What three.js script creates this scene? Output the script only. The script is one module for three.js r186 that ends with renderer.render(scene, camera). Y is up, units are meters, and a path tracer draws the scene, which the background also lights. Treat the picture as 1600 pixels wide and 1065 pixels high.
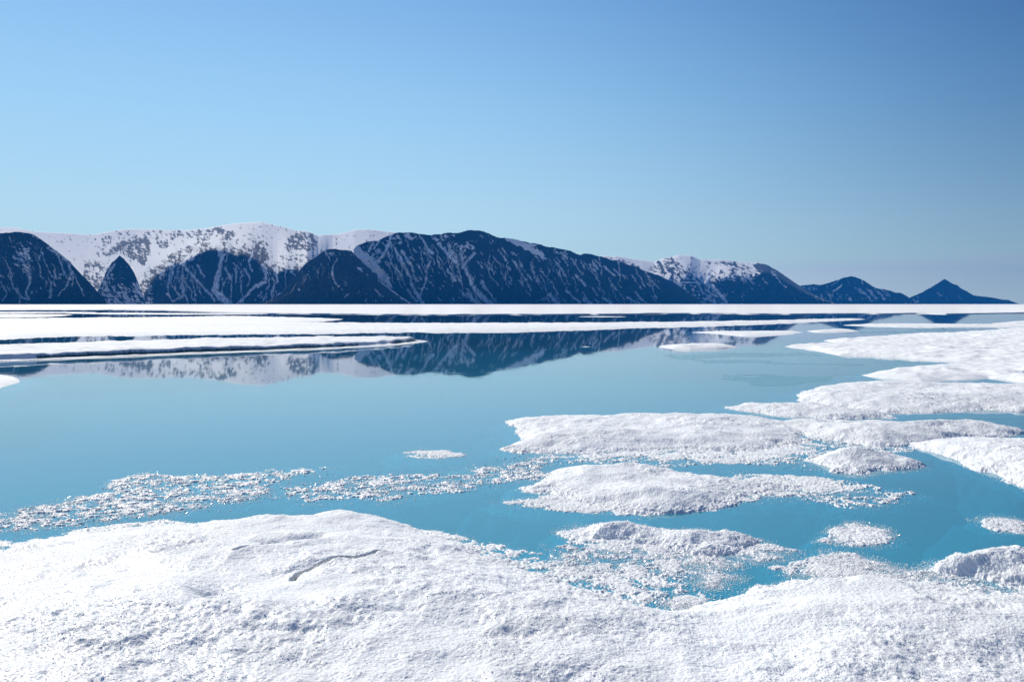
import * as THREE from 'three';

// ------------------------------------------------------------------ camera, sky, sun, exposure
const W = 1600, H = 1065, F = 1225, EYE = 2.0, HORIZON = 474.6;
const PITCH = Math.atan((H / 2 - HORIZON) / F);
const scene = new THREE.Scene();
const camera = new THREE.PerspectiveCamera(2 * Math.atan(H / 2 / F) * 180 / Math.PI, W / H, 0.1, 60000);
camera.position.set(0, EYE, 0);
camera.rotation.x = -PITCH;

const SUN_AZ = -38, SUN_EL = 38;                       // degrees, azimuth from straight ahead, left negative
const rad = (d) => d * Math.PI / 180;
const sunDir = new THREE.Vector3(Math.sin(rad(SUN_AZ)) * Math.cos(rad(SUN_EL)), Math.sin(rad(SUN_EL)), -Math.cos(rad(SUN_AZ)) * Math.cos(rad(SUN_EL)));
const sun = new THREE.DirectionalLight(new THREE.Color().setRGB(1, 0.905, 0.74), 5);
sun.name = 'sun';
sun.position.copy(sunDir).multiplyScalar(200);
sun.castShadow = true;
sun.shadow.mapSize.set(4096, 4096);
Object.assign(sun.shadow.camera, { left: -60, right: 60, top: 60, bottom: -60, near: 1, far: 500 });
scene.add(sun, sun.target);

const lerp = (a, b, t) => a + (b - a) * t;
const clamp = (x, a = 0, b = 1) => Math.min(b, Math.max(a, x));
const sstep = (a, b, x) => { const t = clamp((x - a) / (b - a)); return t * t * (3 - 2 * t); };
function curve(stops) {                                 // piecewise smooth curve through [x, y...] stops
  return (x, k = 1) => {
    if (x <= stops[0][0]) return stops[0][k];
    for (let i = 1; i < stops.length; i++) if (x <= stops[i][0]) return lerp(stops[i - 1][k], stops[i][k], (x - stops[i - 1][0]) / (stops[i][0] - stops[i - 1][0]));
    return stops[stops.length - 1][k];
  };
}
const HAZE = 6.2e-5, HAZE_TOP = 640, HAZE_END = 15500, AIR = [0.01, 0.17, 0.52];                 // density per metre, how high and how far the haze reaches, its own light
const skyStops = curve([[0, 0.5, 0.745, 0.84], [1.4, 0.51, 0.755, 0.855], [6, 0.465, 0.735, 0.93], [13.5, 0.345, 0.64, 0.95], [22, 0.24, 0.495, 0.87], [40, 0.13, 0.33, 0.68], [90, 0.06, 0.2, 0.5]]);
const SLOPE = [[0.33, 0.135], [0.38, 0.095], [0.36, 0.06]];
function makeSky() {
  const w = 1024, h = 512, data = new Float32Array(w * h * 4);
  for (let j = 0; j < h; j++) for (let i = 0; i < w; i++) {
    const el = ((j + 0.5) / h - 0.5) * Math.PI, a = ((i + 0.5) / w - 0.5) * 2 * Math.PI;     // u = atan2(z, x) / 2pi + 0.5
    const x = Math.cos(el) * Math.cos(a), y = Math.sin(el), z = Math.cos(el) * Math.sin(a);
    const cg = x * sunDir.x + y * sunDir.y + z * sunDir.z, e = Math.max(0, el * 180 / Math.PI), t = Math.min(e, 22);
    const v = (1.27 * cg - 0.35) / (0.6 + 0.4 * t / 22), u = Math.min(1, 0.5 * (v + Math.sqrt(v * v + 0.08))), g = 1 - (1 - u) ** 2, o = (j * w + i) * 4;
    const T = Math.exp(-HAZE * Math.min(HAZE_END, HAZE_TOP / Math.max(1e-4, Math.sin(Math.max(el, 0)))));
    for (let k = 0; k < 3; k++) {                       // the sky above the haze, from the sky as it looks through it
      const seen = skyStops(e, k + 1) * Math.exp((g - 1) * (SLOPE[k][0] + SLOPE[k][1] * t));
      data[o + k] = Math.max(0.35 * seen, (seen - AIR[k] * (1 - T)) / T);
    }
    data[o + 3] = 1;
  }
  const t = new THREE.DataTexture(data, w, h, THREE.RGBAFormat, THREE.FloatType);
  t.mapping = THREE.EquirectangularReflectionMapping;
  t.magFilter = t.minFilter = THREE.LinearFilter;
  t.needsUpdate = true;
  return t;
}
scene.background = scene.environment = makeSky();
const renderer = new THREE.WebGLRenderer({ antialias: true });
renderer.toneMapping = THREE.LinearToneMapping;
renderer.toneMappingExposure = 1.0;
renderer.shadowMap.enabled = true;
scene.fog = new THREE.FogExp2(new THREE.Color().setRGB(0.02, 0.32, 1.0), HAZE);

// ------------------------------------------------------------------ helpers
function rng(seed) { let s = seed >>> 0; return () => { s = (s + 0x6D2B79F5) >>> 0; let t = Math.imul(s ^ (s >>> 15), 1 | s); t = (t + Math.imul(t ^ (t >>> 7), 61 | t)) ^ t; return ((t ^ (t >>> 14)) >>> 0) / 4294967296; }; }
const TAB = new Float32Array(65536); { const r = rng(7); for (let i = 0; i < 65536; i++) TAB[i] = r(); }
const lat = (x, y) => TAB[(Math.imul(x, 374761393) + Math.imul(y, 668265263) ^ (Math.imul(x, 1274126177) >>> 13)) & 65535];
function noise(x, y) {                                  // value noise, 0..1
  const ix = Math.floor(x), iy = Math.floor(y); let fx = x - ix, fy = y - iy;
  fx = fx * fx * fx * (fx * (fx * 6 - 15) + 10); fy = fy * fy * fy * (fy * (fy * 6 - 15) + 10);
  const a = lat(ix, iy), b = lat(ix + 1, iy), c = lat(ix, iy + 1), d = lat(ix + 1, iy + 1);
  return a + (b - a) * fx + (c - a) * fy + (a - b - c + d) * fx * fy;
}
function fbm(x, y, n = 4) { let s = 0, a = 0.5, t = 0; for (let i = 0; i < n; i++) { s += a * noise(x, y); t += a; a *= 0.5; const u = x * 1.6 + y * 1.2 + 17.3; y = y * 1.6 - x * 1.2 + 5.1; x = u; } return s / t; }
function ridged(x, y, n = 4) { let s = 0, a = 0.5, t = 0; for (let i = 0; i < n; i++) { s += a * (1 - Math.abs(2 * noise(x, y) - 1)); t += a; a *= 0.5; x = x * 2.03 + 11.7; y = y * 2.03 + 3.9; } return s / t; }
const CP = Math.cos(PITCH), SP = Math.sin(PITCH);
function ray(px, py) { const x = (px - W / 2) / F, y = (H / 2 - py) / F; return [x, y * CP - SP, -y * SP - CP]; }
function onWater(px, py) { const r = ray(px, py), t = EYE / -r[1]; return [r[0] * t, r[2] * t]; }                 // where a sight line meets the water
function atDepth(px, py, d) { const r = ray(px, py), t = d / -r[2]; return [r[0] * t, EYE + r[1] * t, r[2] * t]; }
function project(x, y, z) { y -= EYE; const yc = y * CP - z * SP, zc = y * SP + z * CP; return [W / 2 + F * x / -zc, H / 2 - F * yc / -zc]; }
const used = {};
function numbered(n) { const k = used[n] = (used[n] ?? -1) + 1; return k ? `${n}_${String(k).padStart(3, '0')}` : n; }
function gridMesh(cols, rows, pos, keep) {              // indices of a grid, rows by columns, leaving out cells where keep says no
  const idx = [];
  for (let j = 0; j < rows - 1; j++) for (let i = 0; i < cols - 1; i++) {
    const a = j * cols + i, b = a + 1, c = a + cols, d = c + 1;
    if (keep && !(keep[a] || keep[b] || keep[c] || keep[d])) continue;
    idx.push(a, b, d, a, d, c);
  }
  return idx;
}
function compact(pos, col, idx) {                       // drops the vertices that no face uses
  const map = new Int32Array(pos.length / 3).fill(-1), out = []; let n = 0;
  const ind = new Uint32Array(idx.length);
  for (let k = 0; k < idx.length; k++) { const v = idx[k]; if (map[v] < 0) { map[v] = n++; out.push(v); } ind[k] = map[v]; }
  const p = new Float32Array(n * 3), c = col && new Float32Array(n * 3);
  out.forEach((v, k) => { for (let q = 0; q < 3; q++) { p[k * 3 + q] = pos[v * 3 + q]; if (c) c[k * 3 + q] = col[v * 3 + q]; } });
  const g = new THREE.BufferGeometry();
  g.setAttribute('position', new THREE.BufferAttribute(p, 3));
  if (c) g.setAttribute('color', new THREE.BufferAttribute(c, 3));
  g.setIndex(new THREE.BufferAttribute(ind, 1));
  return g;
}
function add(o, label, category, extra = {}) { o.userData = { label, ...(category ? { category } : {}), ...extra }; o.castShadow = o.receiveShadow = true; scene.add(o); return o; }

// ------------------------------------------------------------------ water and sea bed
function tileable(n, f) {                               // a tiling float field from periodic noise
  const a = new Float32Array(n * n);
  for (let j = 0; j < n; j++) for (let i = 0; i < n; i++) a[j * n + i] = f(i / n, j / n);
  return a;
}
function pnoise(u, v, fx, fy, seed) {                   // periodic value noise
  const x = u * fx, y = v * fy, ix = Math.floor(x), iy = Math.floor(y); let a = x - ix, b = y - iy;
  a = a * a * (3 - 2 * a); b = b * b * (3 - 2 * b);
  const L = (i, j) => lat(((i % fx) + fx) % fx + seed * 131, ((j % fy) + fy) % fy + seed * 57);
  return lerp(lerp(L(ix, iy), L(ix + 1, iy), a), lerp(L(ix, iy + 1), L(ix + 1, iy + 1), a), b);
}
function greyTexture(n, field, repeat) {
  const d = new Uint8Array(n * n * 4);
  for (let k = 0; k < n * n; k++) { d[k * 4] = d[k * 4 + 1] = d[k * 4 + 2] = clamp(field[k]) * 255; d[k * 4 + 3] = 255; }
  const t = new THREE.DataTexture(d, n, n);
  t.wrapS = t.wrapT = THREE.RepeatWrapping; t.magFilter = t.minFilter = THREE.LinearFilter; t.repeat.set(repeat, repeat); t.needsUpdate = true;
  return t;
}
const rippleTex = greyTexture(1024, tileable(1024, (u, v) => 0.4 * pnoise(u, v, 3, 9, 1) + 0.25 * pnoise(u, v, 7, 23, 2) + 0.2 * pnoise(u, v, 17, 50, 3) + 0.15 * pnoise(u, v, 37, 110, 4)), 1 / 14);
const waterMat = new THREE.MeshPhysicalMaterial({ name: 'water', roughness: 0.02, ior: 1.333, transmission: 0.45, thickness: 0, clearcoat: 1, clearcoatRoughness: 0.018, bumpMap: rippleTex, bumpScale: 0.0014 });
waterMat.color.setRGB(0.09, 0.53, 0.69);
function disc(y, radii) {
  const n = 96, pos = [0, y, 0], uv = [0, 0], idx = [];
  radii.forEach((r, k) => { for (let i = 0; i < n; i++) { const a = i / n * 2 * Math.PI; pos.push(r * Math.cos(a), y, r * Math.sin(a)); uv.push(r * Math.cos(a), -r * Math.sin(a)); }
    for (let i = 0; i < n; i++) { const a = 1 + k * n + i, b = 1 + k * n + (i + 1) % n; if (!k) idx.push(0, b, a); else idx.push(a - n, b - n, b, a - n, b, a); } });
  const g = new THREE.BufferGeometry();
  g.setAttribute('position', new THREE.Float32BufferAttribute(pos, 3)); g.setAttribute('uv', new THREE.Float32BufferAttribute(uv, 2)); g.setIndex(idx); g.computeVertexNormals();
  return g;
}
const water = new THREE.Mesh(disc(0, [4, 10, 25, 60, 150, 400, 1200, 4000, 9000, 15000]), waterMat); water.name = 'water';
add(water, 'calm turquoise meltwater between the ice floes', null, { kind: 'structure' });
const bedMat = new THREE.MeshStandardMaterial({ name: 'sea_bed', roughness: 1 }); bedMat.color.setRGB(0.27, 0.39, 0.43);
const bed = new THREE.Mesh(disc(-1.2, [50, 400, 4000, 15000]), bedMat); bed.name = 'sea_bed';
add(bed, 'dark sea bed under the turquoise water', null, { kind: 'structure' });

// ------------------------------------------------------------------ mountains
const rockMat = new THREE.MeshStandardMaterial({ name: 'rock_and_snow', vertexColors: true, roughness: 0.95 });
function inPoly(p, x, y) { let c = false; for (let i = 0, j = p.length - 1; i < p.length; j = i++) if ((p[i][1] > y) !== (p[j][1] > y) && x < (p[j][0] - p[i][0]) * (y - p[i][1]) / (p[j][1] - p[i][1]) + p[i][0]) c = !c; return c; }
function segDist(ax, ay, bx, by, x, y) { const dx = bx - ax, dy = by - ay, t = clamp(((x - ax) * dx + (y - ay) * dy) / (dx * dx + dy * dy || 1)); return [Math.hypot(x - ax - dx * t, y - ay - dy * t), t]; }
function polyDist(p, x, y) { let d = 1e9; for (let i = 0, j = p.length - 1; i < p.length; j = i++) d = Math.min(d, segDist(p[j][0], p[j][1], p[i][0], p[i][1], x, y)[0]); return inPoly(p, x, y) ? d : -d; }
// A mountain: its crest line is a list of bearings and heights, its face falls from the crest to the shore.
function mountain(name, label, o) {
  const { x0, x1, crest, base, run, specks = 0.1, lean = 0, seed = 1, snowline, regions = [], streaks = [], steep = () => 1, relief = 1, rock = [0.011, 0.02, 0.04] } = o;  // rock tint has part of the blue haze painted into it
  const S = curve(crest), K = 0.8, B = typeof base === 'function' ? (x) => K * base(x) : () => K * base, R = o.straight ? (x) => 15 + (o.pitch ?? 0.42) * Math.max(0, HORIZON - S(x)) / F * B(x) : typeof run === 'function' ? (x) => K * run(x) : () => K * run;
  const step = o.step ?? 0.95, cols = Math.ceil((x1 - x0) / step) + 1, hmax = Math.max(...crest.map((c) => HORIZON - c[1])), front = Math.ceil(hmax / 0.95) + 2, rows = front + 5;
  const pos = new Float32Array(cols * rows * 3), col = new Float32Array(cols * rows * 3);
  for (let i = 0; i < cols; i++) {
    const px = x0 + (x1 - x0) * i / (cols - 1), scaleD = B(px) / 6000;
    let yl = 0; for (let k = -2; k <= 2; k++) yl += snowline ? snowline(px + k * 7) / 5 : 0;
    const sy = S(px), qb = clamp((HORIZON - yl) / Math.max(20, HORIZON - S(px)) + (yl < 470 ? 0.22 * (fbm(px / 38 + seed, 2.5, 2) - 0.5) : 0), 0, 0.88), rough = (fbm(px / 14 + seed * 9, seed, 4) - 0.5) * 3.2 * clamp((HORIZON - sy) / 25) * (o.roughCrest ?? 1) * (B(px) + R(px)) / F;
    const dr = B(px) + R(px), top = Math.max(atDepth(px, sy, dr)[1], 0.5), c = steep(px);
    for (let j = 0; j < rows; j++) {
      let q, d, y;
      if (j < front) {
        q = j / (front - 1);
        const g = o.straight ? q * (0.8 + 0.2 * q * q) : 0.15 * q + 0.85 * Math.max(0, (q - qb + 0.1) / (1.1 - qb)) ** lerp(1.6, 1.75, sstep(0, 0.3, qb));
        const bell = 4 * q * (1 - q), a = px - (q - 1) * lean * 60;
        const w = a / 58 + seed * 3.7 + 1.6 * fbm(px / 70, q * 1.4 + seed, 3);
        d = B(px) + R(px) * g - relief * scaleD * (o.straight ? Math.min(1, (HORIZON - sy) / 70) : lerp(0.12, 1, c)) * (sstep(0.98, 0.55, q) * 0.95 + 0.05) * (130 * (ridged(w, q * 0.9 + seed, 2) - 0.6) * bell + 46 * (ridged(a / 15 + seed, q * 2.2, 3) - 0.5) * Math.min(1, bell * 1.4 + 0.1) + 38 * (fbm(a / 3.6, q * 20 + seed * 5, 3) - 0.5) * Math.min(1, q * 8));
        y = top * q * (B(px) + R(px) * g) / dr - 3 * (1 - q) - rough * q ** 14;
      } else { q = 1 - (j - front + 1) * 0.22; d = dr + (j - front + 1) * 350 * scaleD; y = top * q - 3 - rough * q; }
      const p = atDepth(px, HORIZON, d), k = (j * cols + i) * 3;
      pos[k] = p[0]; pos[k + 1] = y; pos[k + 2] = p[2];
      // snow lies where the crest plateau is flat, in chutes and as specks on ledges
      const [ux, uy] = project(pos[k], y, pos[k + 2]);
      let v = specks, cov = 0;
      const wx = ux + (fbm(ux / 7, uy / 7, 2) - 0.5) * 7, wy = uy + (fbm(ux / 7 + 40, uy / 7, 2) - 0.5) * 7;
      if (snowline) { const e = snowline(wx) - wy; v = Math.max(v, 0.08 + 0.92 * sstep(-26, 20, e + 14 * (fbm(ux / 18 + seed, uy / 22, 2) - 0.5))); }
      for (const r of regions) { const e = polyDist(r.p, wx, wy); if (e > -4) v = lerp(v, r.s, sstep(-(r.soft ?? 3), r.soft ?? 3, e)); }
      const tx = ux + (fbm(ux / 4, uy / 5, 2) - 0.5) * 5, ty = uy;
      for (const st of streaks) for (let s = 1; s < st.p.length; s++) {
        const [e, t] = segDist(st.p[s - 1][0], st.p[s - 1][1], st.p[s][0], st.p[s][1], tx, ty), wdt = lerp(st.w, st.w1 ?? st.w, (s - 1 + t) / (st.p.length - 1));
        if (e < wdt * 1.6) cov = Math.max(cov, (st.s ?? 1) * (st.c ?? 1) * sstep(wdt * 0.95, wdt * 0.45, e));
      }
      const strata = noise(ux / 7 + uy / 5 + seed, (uy - ux * 0.45) / 1.7), lx = ux - (uy - 400) * lean, n = 0.55 * fbm(lx / 4.2 + seed, uy / 5.5, 3) + 0.45 * fbm(lx / 2.2, uy / 9 + seed, 2);
      const fine = noise(lx * 0.9 + seed, uy * 1.1), patchy = fbm(ux / 34 + seed * 5, uy / 26, 2), sn0 = sstep(0.46, 0.57, v + (v < 0.3 ? (patchy - 0.55) * 0.5 : 0) + (n - 0.5) * 1.3 + (fine - 0.5) * 0.4 + (v > 0.3 ? (strata - 0.5) * 0.7 : 0));
      let sn = Math.max(sn0 * (v < 0.3 ? 0.8 : 1), cov * (0.15 + 1.35 * fbm(ux / 2.4 + 9, uy / 3.4 + seed, 2)));
      if (j >= front) sn = Math.max(sn, v > 0.5 ? 1 : 0.3);
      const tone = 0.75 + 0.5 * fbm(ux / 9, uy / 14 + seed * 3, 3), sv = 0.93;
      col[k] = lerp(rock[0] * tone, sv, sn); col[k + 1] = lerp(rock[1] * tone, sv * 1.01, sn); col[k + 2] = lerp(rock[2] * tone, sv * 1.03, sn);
    }
  }
  const g = compact(pos, col, gridMesh(cols, rows));
  g.computeVertexNormals();
  const m = new THREE.Mesh(g, rockMat); m.name = numbered(name);
  return add(m, label, null, { kind: 'structure' });
}
function gullies(seed, n, x0, x1, y0, y1, drift) {       // thin snow filled gullies running down a face
  const r = rng(seed), out = [];
  for (let k = 0; k < n; k++) {
    let x = lerp(x0, x1, r()), y = lerp(y0, y1, r() * 0.7); const p = [[x, y]], m = 3 + Math.floor(r() * 4);
    for (let i = 0; i < m && y < 472; i++) { x += drift * (3 + 5 * r()) + (r() - 0.5) * 5; y += 5 + 7 * r(); p.push([x, Math.min(y, 474)]); }
    out.push({ p, w: 0.7 + 0.6 * r(), w1: 0.6 + 0.9 * r(), s: 0.75 });
    if (r() < 0.5) { const b = p[Math.min(2, p.length - 1)]; out.push({ p: [[b[0] + (r() - 0.5) * 14, b[1] - 10 - 8 * r()], b], w: 0.6, w1: 0.9, s: 0.75 }); }
  }
  return out;
}
const gentle = curve([[-200, 0.4], [40, 0.2], [70, 0], [214, 0], [230, 0.9], [250, 1], [375, 0.9], [405, 0.6], [440, 0.45], [480, 0.4], [515, 0.1], [610, 0], [700, 0.5]]);
mountain('mountain', 'snow capped plateau mountain with dark streaked faces at the left', {
  x0: -260, x1: 700, seed: 1, relief: 0.55, base: curve([[-260, 6200], [200, 6200], [260, 6100], [480, 6100], [520, 6700], [700, 7000]]), run: 2900, steep: gentle, specks: 0.14, lean: 0.15, roughCrest: 0.35,
  crest: [[-260, 362], [-100, 358], [0, 355], [16, 355], [35, 357], [54, 361], [82, 363], [109, 364.6], [139, 366.5], [152, 365.7], [174, 361.3], [196, 358], [240, 357.8], [264, 359.4], [300, 359], [327, 356], [348, 352.3], [373, 348], [400, 347], [411, 347], [430, 351], [465, 360], [482, 361.3], [498, 368], [528, 365.4], [555, 359], [577, 358], [618, 362.7], [640, 366], [700, 380]],
  snowline: curve([[-200, 380], [40, 400], [60, 480], [216, 480], [228, 434], [240, 424], [260, 411], [286, 402], [302, 392], [313, 380], [330, 377], [350, 379], [375, 383], [395, 386], [410, 394], [420, 407], [435, 411], [465, 411], [480, 407], [495, 402], [505, 480], [620, 480]]),
  regions: [
    { p: [[131, 412], [150, 404], [168, 412], [165, 430], [172, 456], [150, 462], [128, 440]], s: 0.5 }, { p: [[128, 452], [205, 440], [236, 436], [240, 476], [128, 476]], s: 0.42 },
    { p: [[164, 402], [176, 384], [204, 370], [226, 365], [234, 378], [236, 402], [223, 416], [210, 408], [196, 398], [178, 398]], s: 0.36, soft: 4 },
    { p: [[152, 372], [176, 362], [240, 360], [300, 362], [310, 370], [270, 374], [246, 366], [200, 368], [160, 384]], s: 0.66 }, { p: [[148, 386], [172, 380], [166, 400], [146, 398]], s: 0.62 },
    { p: [[240, 368], [268, 372], [266, 382], [252, 392], [244, 380]], s: 0.5 }, { p: [[256, 402], [290, 384], [318, 374], [316, 390], [280, 408], [250, 422], [240, 420]], s: 0.5 },
    { p: [[296, 362], [350, 355], [376, 362], [360, 384], [318, 382]], s: 0.46 }, { p: [[444, 384], [452, 372], [468, 361], [488, 365], [500, 380], [494, 390], [470, 392], [446, 392]], s: 0.34, soft: 4 },
    { p: [[398, 376], [412, 384], [424, 398], [418, 408], [400, 402]], s: 0.3 }, { p: [[402, 366], [424, 384], [424, 392], [404, 378]], s: 0.64 }, { p: [[436, 396], [500, 392], [490, 404], [440, 408]], s: 0.68 }, { p: [[370, 352], [470, 352], [470, 366], [372, 372]], s: 0.8 },
    { p: [[231, 371], [242, 372], [246, 386], [256, 392], [270, 378], [292, 373], [304, 378], [272, 394], [244, 410], [222, 422], [214, 424], [231, 409], [235, 390]], s: 1, soft: 2 }, { p: [[326, 386], [331, 364], [338, 361], [345, 366], [344, 380], [338, 384]], s: 1, soft: 2 },
  ],
  streaks: [
    { p: [[312, 380], [300, 396], [282, 412]], w: 3 }, { p: [[352, 376], [358, 392], [352, 408]], w: 2.6, w1: 1.2 }, { p: [[396, 392], [388, 410], [394, 424]], w: 2.6, w1: 1.4 }, { p: [[436, 408], [430, 424], [434, 440]], w: 3, w1: 1.4 }, { p: [[452, 408], [456, 424], [466, 438]], w: 2.4, w1: 1.4 }, { p: [[490, 402], [482, 416], [474, 428]], w: 3, w1: 1.4 }, { p: [[262, 412], [270, 426], [264, 442]], w: 2, w1: 1 },
    { p: [[216, 424], [221, 436], [212, 448], [205, 456], [211, 464], [218, 472]], w: 3.4, w1: 2 }, { p: [[189, 398], [203, 415], [217, 428]], w: 2.8 }, { p: [[150, 420], [170, 440], [190, 454], [205, 456]], w: 2.5 }, { p: [[170, 400], [160, 430], [172, 462]], w: 2 },
    { p: [[338, 378], [345, 400], [343, 420], [337, 440], [335, 455], [346, 465], [358, 475]], w: 3.6, w1: 8 }, { p: [[290, 420], [310, 440], [328, 460], [335, 470]], w: 2.6 }, { p: [[270, 415], [262, 440], [262, 460], [271, 471], [283, 462], [287, 452]], w: 1.7, s: 0.85 },
    { p: [[378, 362], [365, 375], [358, 388], [348, 400]], w: 4.5, w1: 1.6 }, { p: [[380, 372], [372, 386], [392, 396]], w: 4, w1: 1.5 }, { p: [[399, 445], [386, 460], [372, 473]], w: 3, s: 0.9 }, { p: [[383, 420], [390, 436], [386, 446]], w: 2.2, s: 0.8 },
    { p: [[352, 418], [358, 434]], w: 3, s: 0.8 }, { p: [[309, 414], [318, 432]], w: 2.2, s: 0.8 }, { p: [[410, 414], [415, 426], [413, 440], [402, 447]], w: 4 }, { p: [[434, 420], [432, 440], [425, 455], [424, 472]], w: 2 }, { p: [[437, 458], [425, 472]], w: 1.8 },
    { p: [[466, 412], [470, 435], [475, 452], [485, 465], [488, 474]], w: 2.8, w1: 2 }, { p: [[481, 408], [477, 430]], w: 2.2 }, { p: [[460, 440], [466, 470]], w: 1.6, s: 0.8 }, ...gullies(41, 12, 262, 300, 405, 450, 0.5), ...gullies(42, 16, 330, 500, 400, 450, 0.05),
  ],
});
mountain('mountain', 'dark rounded rock shoulder at the far left edge, streaked with thin snow', {
  x0: -260, x1: 170, seed: 2, straight: true, base: 4700, run: curve([[-260, 520], [60, 460], [170, 260]]), specks: 0.15, lean: 0.5, roughCrest: 1.1,
  crest: [[-260, 380], [-120, 368], [-40, 364], [0, 363], [30, 362.5], [50, 365], [66, 373], [82, 385], [98, 398], [110, 408], [124, 424], [140, 441], [155, 458], [170, 476]],
  regions: [{ p: [[20, 384], [46, 384], [48, 410], [38, 430], [20, 410]], s: 0.42 }, { p: [[60, 368], [80, 380], [118, 412], [112, 416], [76, 390]], s: 0.5 }, { p: [[110, 420], [150, 455], [170, 474], [80, 474]], s: 0.04 }],
  streaks: [{ p: [[112, 424], [104, 444], [90, 462]], w: 1.8 }, { p: [[44, 410], [46, 440], [40, 460], [46, 468]], w: 2, s: 0.8 }, { p: [[26, 450], [34, 464], [44, 468]], w: 2, s: 0.8 }, { p: [[80, 440], [78, 465]], w: 2, s: 0.7 }, { p: [[31, 466], [31, 474]], w: 1.4 }, { p: [[0, 440], [10, 458], [4, 470]], w: 1.4, s: 0.7 }, ...gullies(43, 15, -60, 110, 372, 440, 0.55)],
});
mountain('mountain', 'small dark triangular spur standing in the snowy valley mouth', {
  x0: 136, x1: 236, seed: 3, straight: true, base: 5800, run: 330, specks: 0.2, lean: 0.5, step: 0.7, roughCrest: 2,
  crest: [[136, 476], [150, 459], [160, 440], [168, 420], [176, 410], [188, 398], [195, 404], [204, 417], [210, 426], [216, 442], [222, 458], [229, 470], [236, 476]],
  regions: [{ p: [[130, 440], [160, 440], [196, 446], [236, 436], [236, 480], [130, 480]], s: 0.52 }, { p: [[150, 420], [172, 408], [178, 440], [150, 456]], s: 0.5 }], streaks: [{ p: [[178, 412], [168, 430], [172, 445]], w: 1.5 }],
});
mountain('mountain', 'dark rounded foothill in front of the white snow dome', {
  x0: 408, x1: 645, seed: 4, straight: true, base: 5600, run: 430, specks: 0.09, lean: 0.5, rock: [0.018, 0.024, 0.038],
  crest: [[408, 476], [440, 458], [462, 430], [478, 412], [493, 402], [509, 391], [528, 388.5], [550, 392], [563, 406], [577, 420], [591, 435], [607, 447], [626, 463], [645, 475]],
  regions: [{ p: [[505, 392], [560, 396], [560, 402], [510, 400]], s: 0.25 }],
  streaks: [{ p: [[526, 404], [518, 424], [522, 440], [529, 448]], w: 1.6, s: 0.85 }, { p: [[560, 418], [566, 424]], w: 2, s: 0.8 }, { p: [[585, 452], [594, 462]], w: 1.8, s: 0.7 }, { p: [[590, 437], [610, 452], [640, 474]], w: 1.6, s: 0.7 }, { p: [[538, 464], [545, 458]], w: 1.2, s: 0.8 }],
});
const slopeBits = []; { const r = rng(31); for (let k = 0; k < 70; k++) { const x = 640 + r() * 400, y = 385 + r() * 85, l = 5 + r() * 12; slopeBits.push({ p: [[x, y], [x + l * 0.6, y + l * 0.8]], w: 1 + r() * 0.8, s: 0.75 }); } }
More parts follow.
